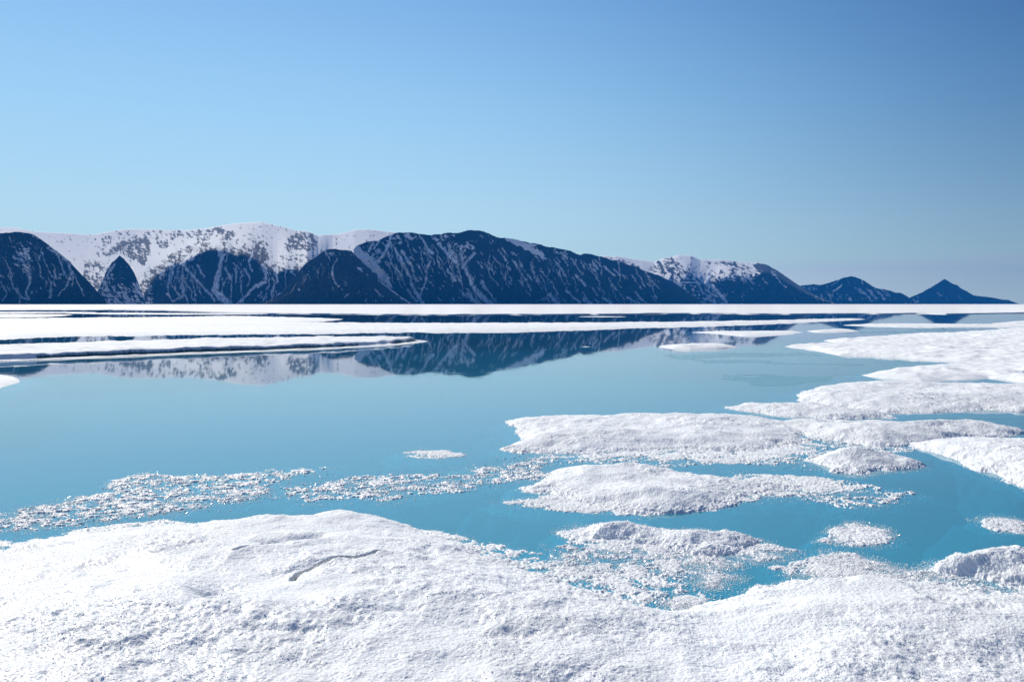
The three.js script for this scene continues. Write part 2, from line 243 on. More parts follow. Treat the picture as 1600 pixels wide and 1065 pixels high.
mountain('mountain', 'broad dark massif in the middle of the range with snow filled gullies', {
  x0: 553, x1: 1098, seed: 5, straight: true, base: curve([[553, 6100], [700, 6200], [1098, 8400]]), run: curve([[553, 420], [620, 620], [1000, 640], [1098, 300]]), specks: 0.14, lean: 0.55, roughCrest: 1.3,
  crest: [[553, 388], [558, 382], [575, 378], [592, 375], [610, 367], [624, 363.5], [631, 363.8], [656, 364.6], [672, 365.7], [700, 365], [721, 362.7], [732, 360], [750, 359.4], [765, 364], [778, 370.8], [800, 371.7], [816, 375.7], [841, 381.7], [868, 387.7], [893, 393], [906, 399.4], [913, 396.7], [941, 400.3], [974, 411.7], [1001, 420], [1029, 429.4], [1053, 440.3], [1072, 454], [1088, 466], [1098, 475]],
  regions: [
    { p: [[551, 384], [557, 386], [571, 393], [584, 405], [599, 420], [608, 437], [615, 450], [604, 446], [588, 432], [574, 418], [560, 404], [548, 394]], s: 1, soft: 2 },
    { p: [[790, 374], [800, 372.5], [818, 377], [836, 387], [846, 394], [856, 404], [848, 403], [826, 392], [806, 383]], s: 1, soft: 1.5 }, { p: [[818, 377], [842, 383], [846, 392], [834, 386]], s: 0.45 }, { p: [[672, 367], [712, 366], [704, 378], [680, 376]], s: 0.5 },
    { p: [[632, 365], [650, 372], [646, 376], [630, 368]], s: 0.8 }, { p: [[606, 372], [622, 366], [634, 380], [612, 386], [586, 408], [578, 400]], s: 0.38 }, { p: [[690, 385], [740, 370], [746, 395], [720, 412], [700, 400]], s: 0.36 }, { p: [[860, 388], [890, 394], [884, 402], [866, 396]], s: 0.4 },
  ],
  streaks: [
    { p: [[612, 367], [606, 385], [596, 402], [588, 412]], w: 3, w1: 2 }, { p: [[582, 380], [576, 392]], w: 3 }, { p: [[592, 376], [584, 388]], w: 2.2 }, { p: [[617, 388], [630, 412], [640, 432], [646, 450], [654, 464], [661, 474]], w: 2.6, w1: 3.5 }, { p: [[668, 425], [663, 448], [655, 462]], w: 2.2 }, { p: [[610, 410], [628, 430]], w: 2.2, s: 0.85 },
    { p: [[628, 392], [642, 414], [646, 424]], w: 3.2 }, { p: [[656, 368], [666, 384], [676, 396]], w: 2.6 }, { p: [[684, 380], [704, 402], [716, 412]], w: 3 }, { p: [[740, 398], [728, 410], [722, 418]], w: 3.4 }, { p: [[720, 384], [722, 412], [731, 428], [738, 436]], w: 3 }, { p: [[735, 436], [740, 448], [752, 462], [768, 475]], w: 3.5, w1: 5.5 },
    { p: [[698, 420], [712, 438]], w: 2.2 }, { p: [[730, 458], [746, 474]], w: 3 }, { p: [[752, 438], [764, 456], [776, 472]], w: 2, s: 0.8 }, { p: [[636, 452], [650, 470]], w: 2.4 }, { p: [[858, 461], [873, 474]], w: 3.6 }, { p: [[884, 454], [906, 472]], w: 2.4 }, { p: [[911, 466], [923, 475]], w: 3.2 },
    { p: [[942, 465], [956, 474]], w: 2.6 }, { p: [[899, 430], [915, 446]], w: 2.4 }, { p: [[944, 416], [960, 430]], w: 2 }, { p: [[980, 464], [994, 473]], w: 2 }, { p: [[996, 461], [1009, 472]], w: 2.2 }, { p: [[926, 408], [934, 420]], w: 2 }, { p: [[672, 408], [666, 424]], w: 2.4 }, { p: [[645, 424], [650, 440]], w: 1.8, s: 0.8 }, ...slopeBits, ...gullies(44, 22, 600, 720, 372, 430, 0.5), ...gullies(45, 26, 720, 1010, 385, 455, 0.7),
  ],
});
mountain('mountain', 'snow covered mountain right of the dark massif with banded ridges', {
  x0: 925, x1: 1312, seed: 6, base: curve([[925, 9000], [1312, 9800]]), run: 1300, specks: 0.15, lean: 0.5, steep: curve([[925, 0.5], [1040, 0.4], [1120, 0.7], [1200, 1]]), roughCrest: 0.6,
  crest: [[925, 402], [945, 399.5], [963, 400.3], [990, 404.9], [1022, 409], [1037, 403], [1059, 398.3], [1078, 399], [1094, 404.9], [1127, 405.7], [1162, 409.5], [1181, 409.8], [1200, 414], [1216, 424], [1238, 439], [1262, 455], [1280, 464], [1312, 476]],
  snowline: curve([[925, 440], [1000, 440], [1046, 437], [1060, 433], [1080, 426], [1095, 440], [1106, 440], [1120, 432], [1134, 424], [1160, 430], [1182, 426], [1196, 415], [1206, 405], [1320, 400]]),
  regions: [{ p: [[936, 402], [985, 406], [1003, 420], [990, 422]], s: 0.36 }, { p: [[1014, 418], [1030, 406], [1052, 402], [1078, 424], [1060, 434], [1030, 428]], s: 0.46, soft: 4 }, { p: [[1095, 406], [1160, 411], [1190, 426], [1150, 420], [1105, 412]], s: 0.52, soft: 3 }, { p: [[1170, 411], [1200, 414], [1215, 430], [1186, 424]], s: 0.1 }, { p: [[1050, 442], [1095, 440], [1130, 462], [1138, 476], [1075, 476]], s: 0.37, soft: 4 }],
  streaks: [{ p: [[1090, 425], [1102, 440], [1118, 452], [1130, 464], [1136, 473]], w: 6, w1: 2.4 }, { p: [[1054, 441], [1085, 441]], w: 1.6 }, { p: [[1112, 438], [1122, 430]], w: 2.2 }, { p: [[1205, 424], [1220, 440], [1228, 448]], w: 2, s: 0.85 }, { p: [[1192, 434], [1200, 444]], w: 1.4, s: 0.7 }],
});
const peakStreaks = []; { const r = rng(77); for (let k = 0; k < 9; k++) { const x = 1338 + k * 5.6, y = 446 + r() * 8 + k * 0.8, l = 10 + r() * 9; peakStreaks.push({ p: [[x, y], [x + l * 0.65, y + l * 0.8]], w: 0.9 + r() * 0.7, s: 0.85 }); } }
mountain('mountain', 'low bluish peak second from the right end of the range', {
  x0: 1240, x1: 1428, seed: 7, straight: true, base: 11500, run: 480, specks: 0.2, lean: 0.4, step: 0.8,
  crest: [[1240, 447], [1256, 444.5], [1273, 444.2], [1281, 446], [1295, 442.2], [1317, 434.3], [1329, 430], [1344, 435.6], [1366, 448.4], [1390, 454], [1400, 457], [1407, 456.6], [1416, 461], [1428, 470]],
  regions: [{ p: [[1280, 452], [1330, 458], [1420, 466], [1420, 474], [1280, 470]], s: 0.3 }, { p: [[1250, 444], [1280, 445], [1276, 449], [1254, 448]], s: 0.4 }],
  streaks: [{ p: [[1315, 445], [1303, 455]], w: 2 }, { p: [[1312, 437], [1300, 446]], w: 1.2, s: 0.8 }, ...peakStreaks],
});
mountain('mountain', 'pointed pyramid peak at the right end of the range', {
  x0: 1405, x1: 1596, seed: 8, straight: true, base: 12400, run: 420, specks: 0.12, lean: 0.3, step: 0.8, roughCrest: 1.3,
  crest: [[1405, 476], [1416, 468], [1426, 463], [1440, 457.4], [1459, 445.7], [1476, 435], [1491, 443], [1502, 450.4], [1521, 461.2], [1538, 463], [1554, 465], [1566, 468], [1576, 468.3], [1592, 474], [1596, 475.5]],
  regions: [{ p: [[1412, 466], [1442, 464], [1440, 474], [1412, 474]], s: 0.36 }], streaks: [{ p: [[1464, 456], [1470, 462]], w: 1, s: 0.7 }, { p: [[1498, 462], [1504, 470]], w: 1, s: 0.6 }],
});

// ------------------------------------------------------------------ snow and ice
const grainTex = greyTexture(1024, tileable(1024, (u, v) => 0.4 * pnoise(u, v, 60, 60, 5) + 0.35 * pnoise(u, v, 140, 140, 6) + 0.25 * pnoise(u, v, 330, 330, 7)), 1 / 1.7);
const snowMat = new THREE.MeshPhysicalMaterial({ name: 'granular_snow', roughness: 0.75, ior: 1.31, clearcoat: 0.2, clearcoatRoughness: 0.32, vertexColors: true, bumpMap: grainTex, bumpScale: 0.008 });
const farSnowMat = new THREE.MeshPhysicalMaterial({ name: 'far_snow', roughness: 0.8, ior: 1.31, vertexColors: true });
const crystalMat = new THREE.MeshPhysicalMaterial({ name: 'ice_crystal', roughness: 1, ior: 1.31, flatShading: true, transmission: 0.3, thickness: 0, clearcoat: 0.8, clearcoatRoughness: 0.14, side: THREE.DoubleSide });
crystalMat.color.setRGB(0.97, 0.975, 0.98);
function shard(seed) {                                  // a bent, many-sided flake of ice
  const r = rng(seed), n = 5, rim = [], pos = [], top = [(r() - 0.5) * 0.2, 0.16 + r() * 0.12, (r() - 0.5) * 0.2];
  for (let i = 0; i < n; i++) { const a = (i + 0.35 * (r() - 0.5)) / n * 2 * Math.PI, d = 0.35 + 0.3 * r(); rim.push([d * Math.cos(a), (r() - 0.5) * 0.3, d * Math.sin(a)]); }
  for (let i = 0; i < n; i++) pos.push(...top, ...rim[(i + 1) % n], ...rim[i]);
  const g = new THREE.BufferGeometry(); g.setAttribute('position', new THREE.Float32BufferAttribute(pos, 3));
  g.computeVertexNormals();
  return g;
}
const shards = [shard(3), shard(8)];
function scatter(parent, pts, seed, size) {             // loose crystals on a floe, one part
  if (!pts.length) return;
  const r = rng(seed), m = new THREE.InstancedMesh(shards[seed % 2], crystalMat, pts.length), q = new THREE.Quaternion(), e = new THREE.Euler(), M = new THREE.Matrix4(), P = new THREE.Vector3(), S = new THREE.Vector3();
  pts.forEach((p, k) => {
    const s = size * (0.5 + 0.9 * r() * r() + (r() < 0.04 ? 0.9 : 0));
    M.compose(P.set(p[0], p[1] + s * 0.12, p[2]), q.setFromEuler(e.set((r() - 0.5) * 2, r() * 6.3, (r() - 0.5) * 2)), S.set(s, s * (0.35 + 0.4 * r()), s * (0.7 + 0.5 * r())));
    m.setMatrixAt(k, M);
  });
  m.name = 'ice_crystals'; m.userData = { kind: 'stuff' }; m.castShadow = m.receiveShadow = true;
  parent.add(m);
}
// A floe: lobes are waterline outlines (as bearings seen from the camera, laid on the water), each with a height, an edge width and how lacy its rim is.
let floeSeed = 0;
function floe(name, label, category, lobes, o = {}) {
  const seed = ++floeSeed * 7.31, all = lobes.flatMap((l) => l.p), xs = all.map((p) => p[0]), ys = all.map((p) => p[1]);
  const mid = onWater((Math.min(...xs) + Math.max(...xs)) / 2, (Math.min(...ys) + Math.max(...ys)) / 2), s = Math.max(0.5, -mid[1] / 8), near = s < 2.2;
  const L = lobes.map((l) => ({ H: 0.1, w: 0.2, lace: 1, ...l, q: l.p.map((p) => onWater(...p)) }));
  const bumps = (o.bumps ?? []).map(([px, py, rx, rz, h]) => [...onWater(px, py), rx, rz, h]);
  const cuts = (o.cuts ?? []).map((c) => ({ ...c, q: c.p.map((p) => onWater(...p)) }));
  const reach = 0.4 * s + 0.45, mx = Math.max(o.mx ?? 14, reach * F / (8 * s)), my = Math.max(o.my ?? 6, reach * EYE * F / (64 * s * s)), x0 = Math.max(-230, Math.min(...xs) - mx), x1 = Math.min(1830, Math.max(...xs) + mx), y0 = Math.max(HORIZON + 1.2, Math.min(...ys) - my), y1 = Math.max(...ys) + my;
  const sx = o.sx ?? 1.35, sy = o.sy ?? Math.min(0.8, Math.max(0.12, (y1 - y0) / 60)), cols = Math.ceil((x1 - x0) / sx) + 1, rows = Math.ceil((y1 - y0) / sy) + 1;
  const pos = new Float32Array(cols * rows * 3), col = new Float32Array(cols * rows * 3), keep = new Uint8Array(cols * rows), spots = [];
  const lump = o.lump ?? 0.13, warp = (o.warp ?? 0.16) * s, hum = o.hum ?? 1, grain = o.grain ?? 1, r = rng(floeSeed * 991 + 5);
  for (let j = 0; j < rows; j++) {
    const py = y0 + (y1 - y0) * (j / (rows - 1));
    for (let i = 0; i < cols; i++) {
      const px = x0 + (x1 - x0) * i / (cols - 1), [x, z] = onWater(px, py);
      const wx = x + warp * 2 * (fbm(x / (0.5 * s) + seed, z / (0.5 * s), 4) - 0.5), wz = z + warp * 2 * (fbm(x / (0.5 * s) + 51, z / (0.5 * s) + seed, 4) - 0.5);
      const crust = near ? 0.12 + 1.3 * sstep(0.36, 0.64, fbm(x / 0.7 + seed * 3, z / 0.5, 3)) : 1;
      const ragged = s * (fbm(x / (0.6 * s) + seed + 77, z / (0.6 * s), 3) - 0.5);
      let h = -0.45, lace = 0, wetShade = 0, Hn = 0.05, din = -9;
      for (const l of L) {
        const d = polyDist(l.q, wx, wz);
        let y;
        if (d < 0) { const e = Math.min(-0.001, d - 0.3 * ragged); y = Math.max(-0.45, Math.max(d, e) > -0.22 * s ? Math.min(d, e * 0.5) * (l.shelf ?? 0.4) / s : -0.09 + (e + 0.22 * s) * 1.1); }
        else if (l.ledge) y = d < l.ledge ? 0.035 : 0.035 + (l.H - 0.035) * (0.75 * sstep(0, l.ledge * 0.45, d - l.ledge) + 0.25 * (1 - Math.exp(-(d - l.ledge) / l.w)));
        else y = l.H * (1 - Math.exp(-d / l.w));
        if (y > h) { h = y; lace = l.lace; Hn = l.H; din = d; }
        if (l.ledge && d > l.ledge * 0.75 && d < l.ledge * 1.22 && noise(x / (1.2 * s), z / (1.2 * s)) > (l.gap ?? 0.2)) wetShade = 1;  // dark front band: wet ice tone with undercut shade painted into the colour
      }
      for (const b of bumps) { const e = ((wx - b[0]) / b[2]) ** 2 + ((wz - b[1]) / b[3]) ** 2; if (e < 9) h += b[4] * Math.exp(-e); }
      const inside = sstep(-0.03, 0.12, h), A = Math.min(1.3, Math.max(0.25, Hn / 0.12)) * hum;
      h += A * inside * (0.085 * (fbm(x / 0.8 + seed, z / 0.65, 3) - 0.5) + 0.025 * (ridged(x / 0.5 + seed, z / 0.4 + 3, 2) - 0.6)) * (near ? 1 : 1.3);
      if (near && h > -0.2) {
        const f = fbm(x / 0.17 + seed, z / 0.17, 3) - 0.5, gr = noise(x / 0.032, z / 0.032) - 0.5, gf = noise(x / 0.014, z / 0.014) - 0.5;
        const rim = sstep(0.09, 0.0, Math.abs(h)) * lace;
        h += 0.036 * f * grain * (0.5 + 0.5 * crust) + (0.007 * crust + 0.004 * rim) * gr * grain + (0.004 + 0.007 * rim) * gf * grain + rim * (0.03 * (fbm(x / lump + 7, z / (0.7 * lump) + seed, 3) - 0.5) + 0.012 * (noise(x / 0.022, z / 0.022) - 0.5));
      } else if (h > -0.1) h += 0.05 * (fbm(x / (0.3 * Math.sqrt(s)) + seed, z / (0.3 * Math.sqrt(s)), 2) - 0.5) * inside;
      if (Hn < 0.04 && h > 0.006) h = 0.006 + (h - 0.006) * 0.4;
      for (const c of cuts) {
        let cut = 0;
        for (let k = 1; k < c.q.length; k++) { const [e, t] = segDist(c.q[k - 1][0], c.q[k - 1][1], c.q[k][0], c.q[k][1], wx, wz), u = (k - 1 + t) / (c.q.length - 1), ww = lerp(c.w, c.w1 ?? c.w, u); cut = Math.max(cut, lerp(c.d, c.d1 ?? c.d, u) * Math.exp(-((e / ww) ** 2))); }
        h -= cut;
        if (c.teal && cut > 0.03) wetShade = 1;                // bare wet ice inside the crack
      }
      h = Math.max(h, -0.45);
      const k = j * cols + i;
      pos[k * 3] = x; pos[k * 3 + 1] = h; pos[k * 3 + 2] = z;
      keep[k] = h > -0.4 ? 1 : 0;
      const pt = near ? 0.925 + 0.14 * (fbm(x / 0.35 + 9, z / 0.25 + seed, 3) - 0.5) + 0.14 * (fbm(x / 1.3 + 3, z / 0.9 + seed, 2) - 0.5) : 0.96 + 0.16 * (fbm(x / (2 * s), z / (0.5 * s) + seed, 3) - 0.5);
      const soaked = !wetShade && h < -0.03 - 0.05 * fbm(x / 0.12, z / 0.12 + seed, 2);
      col[k * 3] = wetShade ? 0.035 : soaked ? 0.4 : 0.9 * pt; col[k * 3 + 1] = wetShade ? 0.14 : soaked ? 0.56 : 0.93 * pt; col[k * 3 + 2] = wetShade ? 0.17 : soaked ? 0.6 : 0.95 * pt;
      if (o.crystals && h > -0.07 && r() < o.crystals * crust * (h < -0.01 ? 0.55 * (1 + (h + 0.01) / 0.06) : h < 0.05 ? 1 : o.inner ?? 0.5)) spots.push([x + (r() - 0.5) * 0.03, Math.max(h, 0.003), z + (r() - 0.5) * 0.03]);
    }
  }
  const [cx, cz] = mid;
  for (let k = 0; k < pos.length; k += 3) { pos[k] -= cx; pos[k + 2] -= cz; }
  const g = compact(pos, col, gridMesh(cols, rows, pos, keep)), P = g.attributes.position, uv = new Float32Array(P.count * 2);
  for (let k = 0; k < P.count; k++) { uv[k * 2] = P.getX(k) + cx; uv[k * 2 + 1] = -P.getZ(k) - cz; }
  g.setAttribute('uv', new THREE.BufferAttribute(uv, 2));
  g.computeVertexNormals();
  const m = new THREE.Mesh(g, near ? snowMat : farSnowMat);
  m.name = numbered(name); m.position.set(cx, 0, cz);
  scatter(m, spots.map((p) => [p[0] - cx, p[1], p[2] - cz]), floeSeed, o.size ?? 0.013);
  return add(m, label, category, o.group ? { group: o.group } : {});
}

// far ice: one sheet to the shore, and the bands and slabs before it
{
  const edge = curve([[-400, 485.2], [0, 485.1], [120, 484.8], [170, 484.5], [260, 485], [400, 489.5], [470, 490], [560, 491], [700, 491.8], [900, 491], [1000, 490.4], [1080, 489.6], [1150, 490.2], [1240, 490.6], [1420, 489.8], [1480, 490.6], [1600, 489], [2000, 488]]);
  const cols = 700, rows = 90, pos = new Float32Array(cols * rows * 3), col = new Float32Array(cols * rows * 3);
  for (let i = 0; i < cols; i++) {
    const px = -500 + 2600 * i / (cols - 1), ye = edge(px) + (fbm(px / 60, 3, 3) - 0.5) * 1.2;
    for (let j = 0; j < rows; j++) {
      const t = j / (rows - 1), d0 = -onWater(px, ye)[1], d = j < 2 ? d0 : d0 * Math.pow(14000 / d0, Math.pow((j - 2) / (rows - 3), 1.15)), k = (j * cols + i) * 3;
      const p = atDepth(px, HORIZON, d), s = d / 300;
      pos[k] = p[0]; pos[k + 2] = p[2] + (j === 0 ? 0.3 : 0);
      pos[k + 1] = j === 0 ? -0.2 : j === 1 ? 0.13 : 0.1 + 0.3 * (fbm(p[0] / (9 * s), p[2] / (26 * s), 3) - 0.45) * Math.min(1, 1.2 - t);
      if (j > 0 && t < 0.9) pos[k + 1] = Math.max(pos[k + 1], 0.02);
      const it = 0.97 + 0.2 * (fbm(p[0] / (14 * s), p[2] / (40 * s), 3) - 0.55);
      col[k] = 0.9 * it; col[k + 1] = 0.91 * it; col[k + 2] = 0.92 * it;
    }
  }
  const g = compact(pos, col, gridMesh(cols, rows)); g.computeVertexNormals();
  const m = new THREE.Mesh(g, farSnowMat); m.name = 'sea_ice';
  add(m, 'wide white sheet of sea ice reaching to the foot of the mountains', null, { kind: 'structure' });
}
const CAT = 'ice floe', far = { sx: 2, warp: 0.05, mx: 6, my: 1.5, hum: 0.7 };
floe('ice_floe', 'thin white ice strip under the wide sheet at the far left', CAT, [{ p: [[-220, 487], [60, 487.2], [160, 487.6], [60, 488.6], [-220, 489]], H: 0.1, w: 1 }], { ...far, my: 0.8 });
floe('ice_floe', 'second thin ice strip at the far left, just above the long lead', CAT, [{ p: [[-220, 490.4], [40, 490.6], [110, 491.4], [90, 494.2], [60, 495], [-220, 495.4]], H: 0.1, w: 1 }], { ...far, my: 0.8 });
floe('ice_floe', 'narrow white strip lying alone in the dark far lead', CAT, [{ p: [[95, 489.2], [200, 488.8], [330, 489.6], [420, 490.5], [300, 490.9], [160, 490.4]], H: 0.1, w: 1 }], { ...far, my: 0.8 });
floe('ice_floe', 'broad white band of ice crossing most of the picture, forked at its upper left', CAT, [
  { p: [[-220, 498], [62, 497.6], [200, 496.5], [300, 495], [345, 494], [400, 494.6], [500, 497.2], [536, 498.6], [520, 500.6], [484, 503], [400, 506], [-220, 512]], H: 0.14, w: 0.8 },
  { p: [[-220, 507], [200, 504], [484, 504.8], [640, 505.8], [900, 505], [1050, 503.8], [1200, 501.2], [1300, 498.4], [1362, 498.2], [1300, 501.4], [1200, 506], [1100, 509], [1000, 511.4], [900, 515], [800, 518], [660, 518.4], [640, 517.4], [545, 519.4], [430, 520.4], [300, 521.4], [130, 523.4], [60, 525.4], [0, 529], [-220, 536]], H: 0.16, w: 0.7 }], { ...far, my: 2 });
floe('ice_floe', 'long narrow floe at the left with a front band painted dark as undercut shade and pointed right end', CAT, [
  { p: [[-220, 552], [0, 544.5], [100, 542], [200, 538], [300, 534.5], [400, 532.3], [500, 531], [600, 530.8], [645, 531.4], [667, 533], [640, 537], [600, 540.2], [500, 545.4], [400, 549], [300, 552.6], [200, 557], [100, 561], [0, 565], [-220, 576]], H: 0.25, w: 0.5, ledge: 0.5, gap: 0.22 }], { ...far, my: 3, sx: 2.0, sy: 0.12, warp: 0.035, hum: 0.8 });
floe('ice_floe', 'white rounded floe cut off by the left edge of the picture', CAT, [{ p: [[-160, 592], [-40, 586], [0, 586], [18, 588], [31, 593], [22, 599], [0, 606], [-60, 614], [-160, 622]], H: 0.13, w: 0.35 }], { warp: 0.03, sx: 1, sy: 0.35 });
floe('ice_floe', 'low flat lens of ice alone on the mirror water, right of centre', CAT, [{ p: [[1030, 541.4], [1050, 539.6], [1080, 538.6], [1125, 538.6], [1145, 540], [1157, 542.6], [1130, 545], [1080, 546.6], [1050, 545.4]], H: 0.15, w: 0.45 }], { ...far, my: 3, sx: 0.9, sy: 0.2 });
floe('ice_floe', 'thin white ice slip with a needle left point, above the flat lens', CAT, [{ p: [[1078, 519], [1110, 518], [1150, 518], [1200, 517.6], [1240, 516.8], [1258, 519], [1240, 522], [1200, 525], [1160, 525.4], [1130, 522.6], [1110, 520.4]], H: 0.1, w: 0.6 }], { ...far, sx: 1 });
floe('ice_floe', 'short white ice slip right of the needle pointed slip', CAT, [{ p: [[1266, 517.4], [1295, 515], [1330, 514.4], [1344, 517], [1310, 518.8], [1280, 519]], H: 0.12, w: 0.5 }], { ...far, sx: 1 });
floe('ice_floe', 'thin streak of ice below the right peaks and above the big right floe', CAT, [{ p: [[1312, 507.8], [1350, 506.6], [1420, 506.4], [1500, 507], [1600, 507], [1820, 506], [1820, 510], [1600, 510.6], [1480, 511], [1400, 510.4], [1350, 508.8]], H: 0.12, w: 0.6 }], { ...far, sx: 1.2 });
floe('ice_floe', 'small white strip at the right edge under the far water gap', CAT, [{ p: [[1552, 505], [1590, 502.2], [1640, 500.6], [1820, 500], [1820, 503.6], [1640, 504.8], [1590, 505.8]], H: 0.12, w: 0.6 }], { ...far, sx: 1.2, my: 1 });
for (const [a, b, y, lab] of [[900, 985, 494.6, 'hair thin line of ice in the blue lead, left of the centre gully'], [905, 928, 541.4, 'tiny ice line on the dark reflection, left of the flat lens']]) floe('ice_sliver', lab, 'ice sliver', [{ p: [[a, y], [(a + b) / 2, y - 0.5], [b, y + 0.1], [(a + b) / 2, y + 0.45]], H: 0.06, w: 0.5 }], { ...far, sx: 0.8, my: 0.8, sy: 0.1 });

// the right hand field
const R1 = 1830;
floe('ice_floe', 'largest flat white floe at the right edge with a pointed left tongue', CAT, [
  { p: [[1222, 541.4], [1240, 539.8], [1275, 538.6], [1310, 536], [1292, 532], [1330, 528.6], [1400, 524.6], [1450, 522], [1520, 518.6], [1560, 515.4], [1600, 513.4], [R1, 510], [R1, 578], [1600, 569], [1520, 566.4], [1470, 563], [1420, 560], [1370, 557.4], [1315, 555.4], [1285, 548], [1260, 544.6]], H: 0.16, w: 0.5 }],
  { sx: 1.3, sy: 0.3, warp: 0.07, mx: 10, my: 3, cuts: [{ p: [[1385, 541], [1425, 543]], w: 0.25, d: 0.12 }, { p: [[1440, 547], [1468, 548.6]], w: 0.35, d: 0.22 }, { p: [[1490, 548], [1600, 549], [1700, 549]], w: 0.3, d: 0.14 }] });
floe('ice_floe', 'pale floe with a blunt left nose, below the inlet of the largest floe', CAT, [
  { p: [[1348, 586.4], [1364, 583], [1395, 578], [1430, 573], [1480, 571], [1520, 569.4], [1600, 568.5], [R1, 568], [R1, 604], [1610, 600], [1570, 593], [1540, 590], [1500, 594], [1440, 596.4], [1380, 591]], H: 0.13, w: 0.4 }],
  { sx: 1.2, sy: 0.3, warp: 0.06, cuts: [{ p: [[1490, 580], [1545, 583], [1600, 586.4], [1680, 588]], w: 0.22, d: 0.14, d1: 0.3 }] });
floe('ice_floe', 'long white floe at the right with a smooth domed top and lacy left rim', CAT, [
  { p: [[1238, 617], [1270, 609], [1292, 603], [1325, 599], [1400, 598], [1450, 600], [1600, 603], [R1, 604], [R1, 655], [1600, 645], [1540, 641.6], [1470, 643.6], [1425, 646], [1390, 646], [1350, 641], [1325, 636], [1290, 632], [1255, 626]], H: 0.14, w: 0.5 }],
  { sx: 1.2, sy: 0.4, warp: 0.12, mx: 20, bumps: [[1460, 628, 2.4, 0.5, 0.07], [1400, 607, 2, 0.6, 0.03]] });
floe('ice_floe', 'narrow low strip of ice between the domed floe and the white middle floe', CAT, [
  { p: [[1130, 637], [1165, 633], [1205, 631.6], [1260, 631.4], [1300, 637], [1340, 642], [1385, 648], [1402, 653], [1350, 655.4], [1290, 655], [1230, 651], [1180, 645]], H: 0.13, w: 0.3 }],
  { sx: 1.1, sy: 0.4, warp: 0.12, crystals: 0.25, size: 0.013 });
floe('ice_floe', 'white lumpy floe right of centre with a square left end', CAT, [
  { p: [[798, 658], [835, 653], [880, 651], [960, 650], [1060, 649], [1130, 647], [1190, 652], [1235, 665], [1268, 684], [1272, 694], [1240, 702], [1160, 706], [1060, 704], [960, 708], [900, 710], [845, 708], [800, 704], [778, 702], [808, 690], [816, 680], [802, 668]], H: 0.13, w: 0.4 },
  { p: [[1060, 700], [1180, 690], [1275, 694], [1282, 706], [1200, 722], [1100, 722], [1000, 712], [900, 718], [840, 716]], H: 0.012, w: 0.2, lace: 1.5 }],
  { sx: 1.1, sy: 0.45, crystals: 0.2, size: 0.01, bumps: [[960, 690, 0.9, 0.35, 0.05], [1090, 668, 0.8, 0.3, 0.05], [850, 680, 0.4, 0.4, 0.04], [900, 665, 0.6, 0.3, 0.04]] });
floe('ice_floe', 'ridged white floe at the right running behind the small peaked hump', CAT, [
  { p: [[1190, 664], [1225, 660], [1265, 660], [1340, 661], [1390, 664], [1430, 664], [1470, 662], [1540, 662], [1575, 667], [1594, 676], [1560, 683], [1480, 686], [1430, 694], [1380, 697], [1330, 693], [1290, 687], [1260, 680], [1225, 672]], H: 0.15, w: 0.35 }],
  { sx: 1.1, sy: 0.45, crystals: 0.3, size: 0.01, bumps: [[1490, 672, 0.9, 0.25, 0.06], [1300, 680, 0.6, 0.3, 0.04], [1340, 685, 0.6, 0.2, 0.03]] });
floe('ice_floe', 'white floe at the right edge with a steep sloping left shore', CAT, [
  { p: [[1425, 695], [1480, 689], [1540, 687], [1600, 687], [R1, 690], [R1, 800], [1660, 780], [1600, 762], [1568, 752], [1540, 738], [1510, 722], [1475, 710], [1440, 702]], H: 0.16, w: 0.45 }],
  { sx: 1.1, sy: 0.5, crystals: 0.3, size: 0.01, mx: 20, bumps: [[1560, 715, 0.7, 0.5, 0.06], [1640, 735, 0.9, 0.4, 0.05]] });
floe('ice_floe', 'small peaked hump of snow in the blue gap at the right', CAT, [
  { p: [[1258, 720], [1290, 714], [1340, 712], [1385, 717], [1432, 727], [1400, 736], [1345, 742], [1300, 738], [1276, 730]], H: 0.1, w: 0.2 }],
  { sx: 0.9, sy: 0.4, crystals: 0.35, size: 0.01, bumps: [[1325, 721, 0.4, 0.25, 0.06], [1365, 724, 0.35, 0.2, 0.05]] });
floe('ice_floe', 'rounded white floe in the centre right with a trailing slushy right tail', CAT, [
  { p: [[840, 766], [818, 763], [852, 749], [880, 738], [930, 731], [1000, 729], [1045, 733], [1080, 740], [1130, 746], [1200, 752], [1270, 757], [1220, 768], [1150, 780], [1110, 796], [1060, 802], [1000, 806], [950, 803], [900, 788], [870, 776]], H: 0.135, w: 0.42 },
  { p: [[785, 783], [830, 774], [900, 770], [960, 790], [1000, 808], [930, 806], [860, 795]], H: 0.025, w: 0.2, lace: 1.5 }, { p: [[1150, 738], [1280, 745], [1345, 758], [1344, 766], [1260, 772], [1150, 782]], H: 0.02, w: 0.25, lace: 1.5 }],
  { sx: 1.0, sy: 0.45, crystals: 0.22, size: 0.01, bumps: [[930, 745, 0.5, 0.3, 0.05], [1010, 742, 0.4, 0.25, 0.04], [980, 782, 0.5, 0.2, 0.04], [900, 765, 0.3, 0.2, 0.03]] });
floe('ice_floe', 'low white floe with a round hump at its left end, above the teal channel', CAT, [
  { p: [[905, 836], [925, 826], [965, 822], [1000, 826], [1050, 832], [1085, 836], [1140, 838], [1185, 848], [1150, 860], [1110, 868], [1070, 866], [1030, 856], [980, 850], [930, 846]], H: 0.1, w: 0.16 },
  { p: [[872, 830], [905, 820], [960, 822], [1080, 828], [1140, 836], [1200, 848], [1244, 860], [1230, 870], [1170, 876], [1110, 884], [1060, 880], [1020, 868], [960, 864], [905, 850]], H: 0.012, w: 0.2, lace: 1.6 }],
  { sx: 0.95, sy: 0.45, crystals: 0.4, size: 0.01, bumps: [[962, 832, 0.26, 0.24, 0.055], [1080, 850, 0.3, 0.16, 0.05]] });
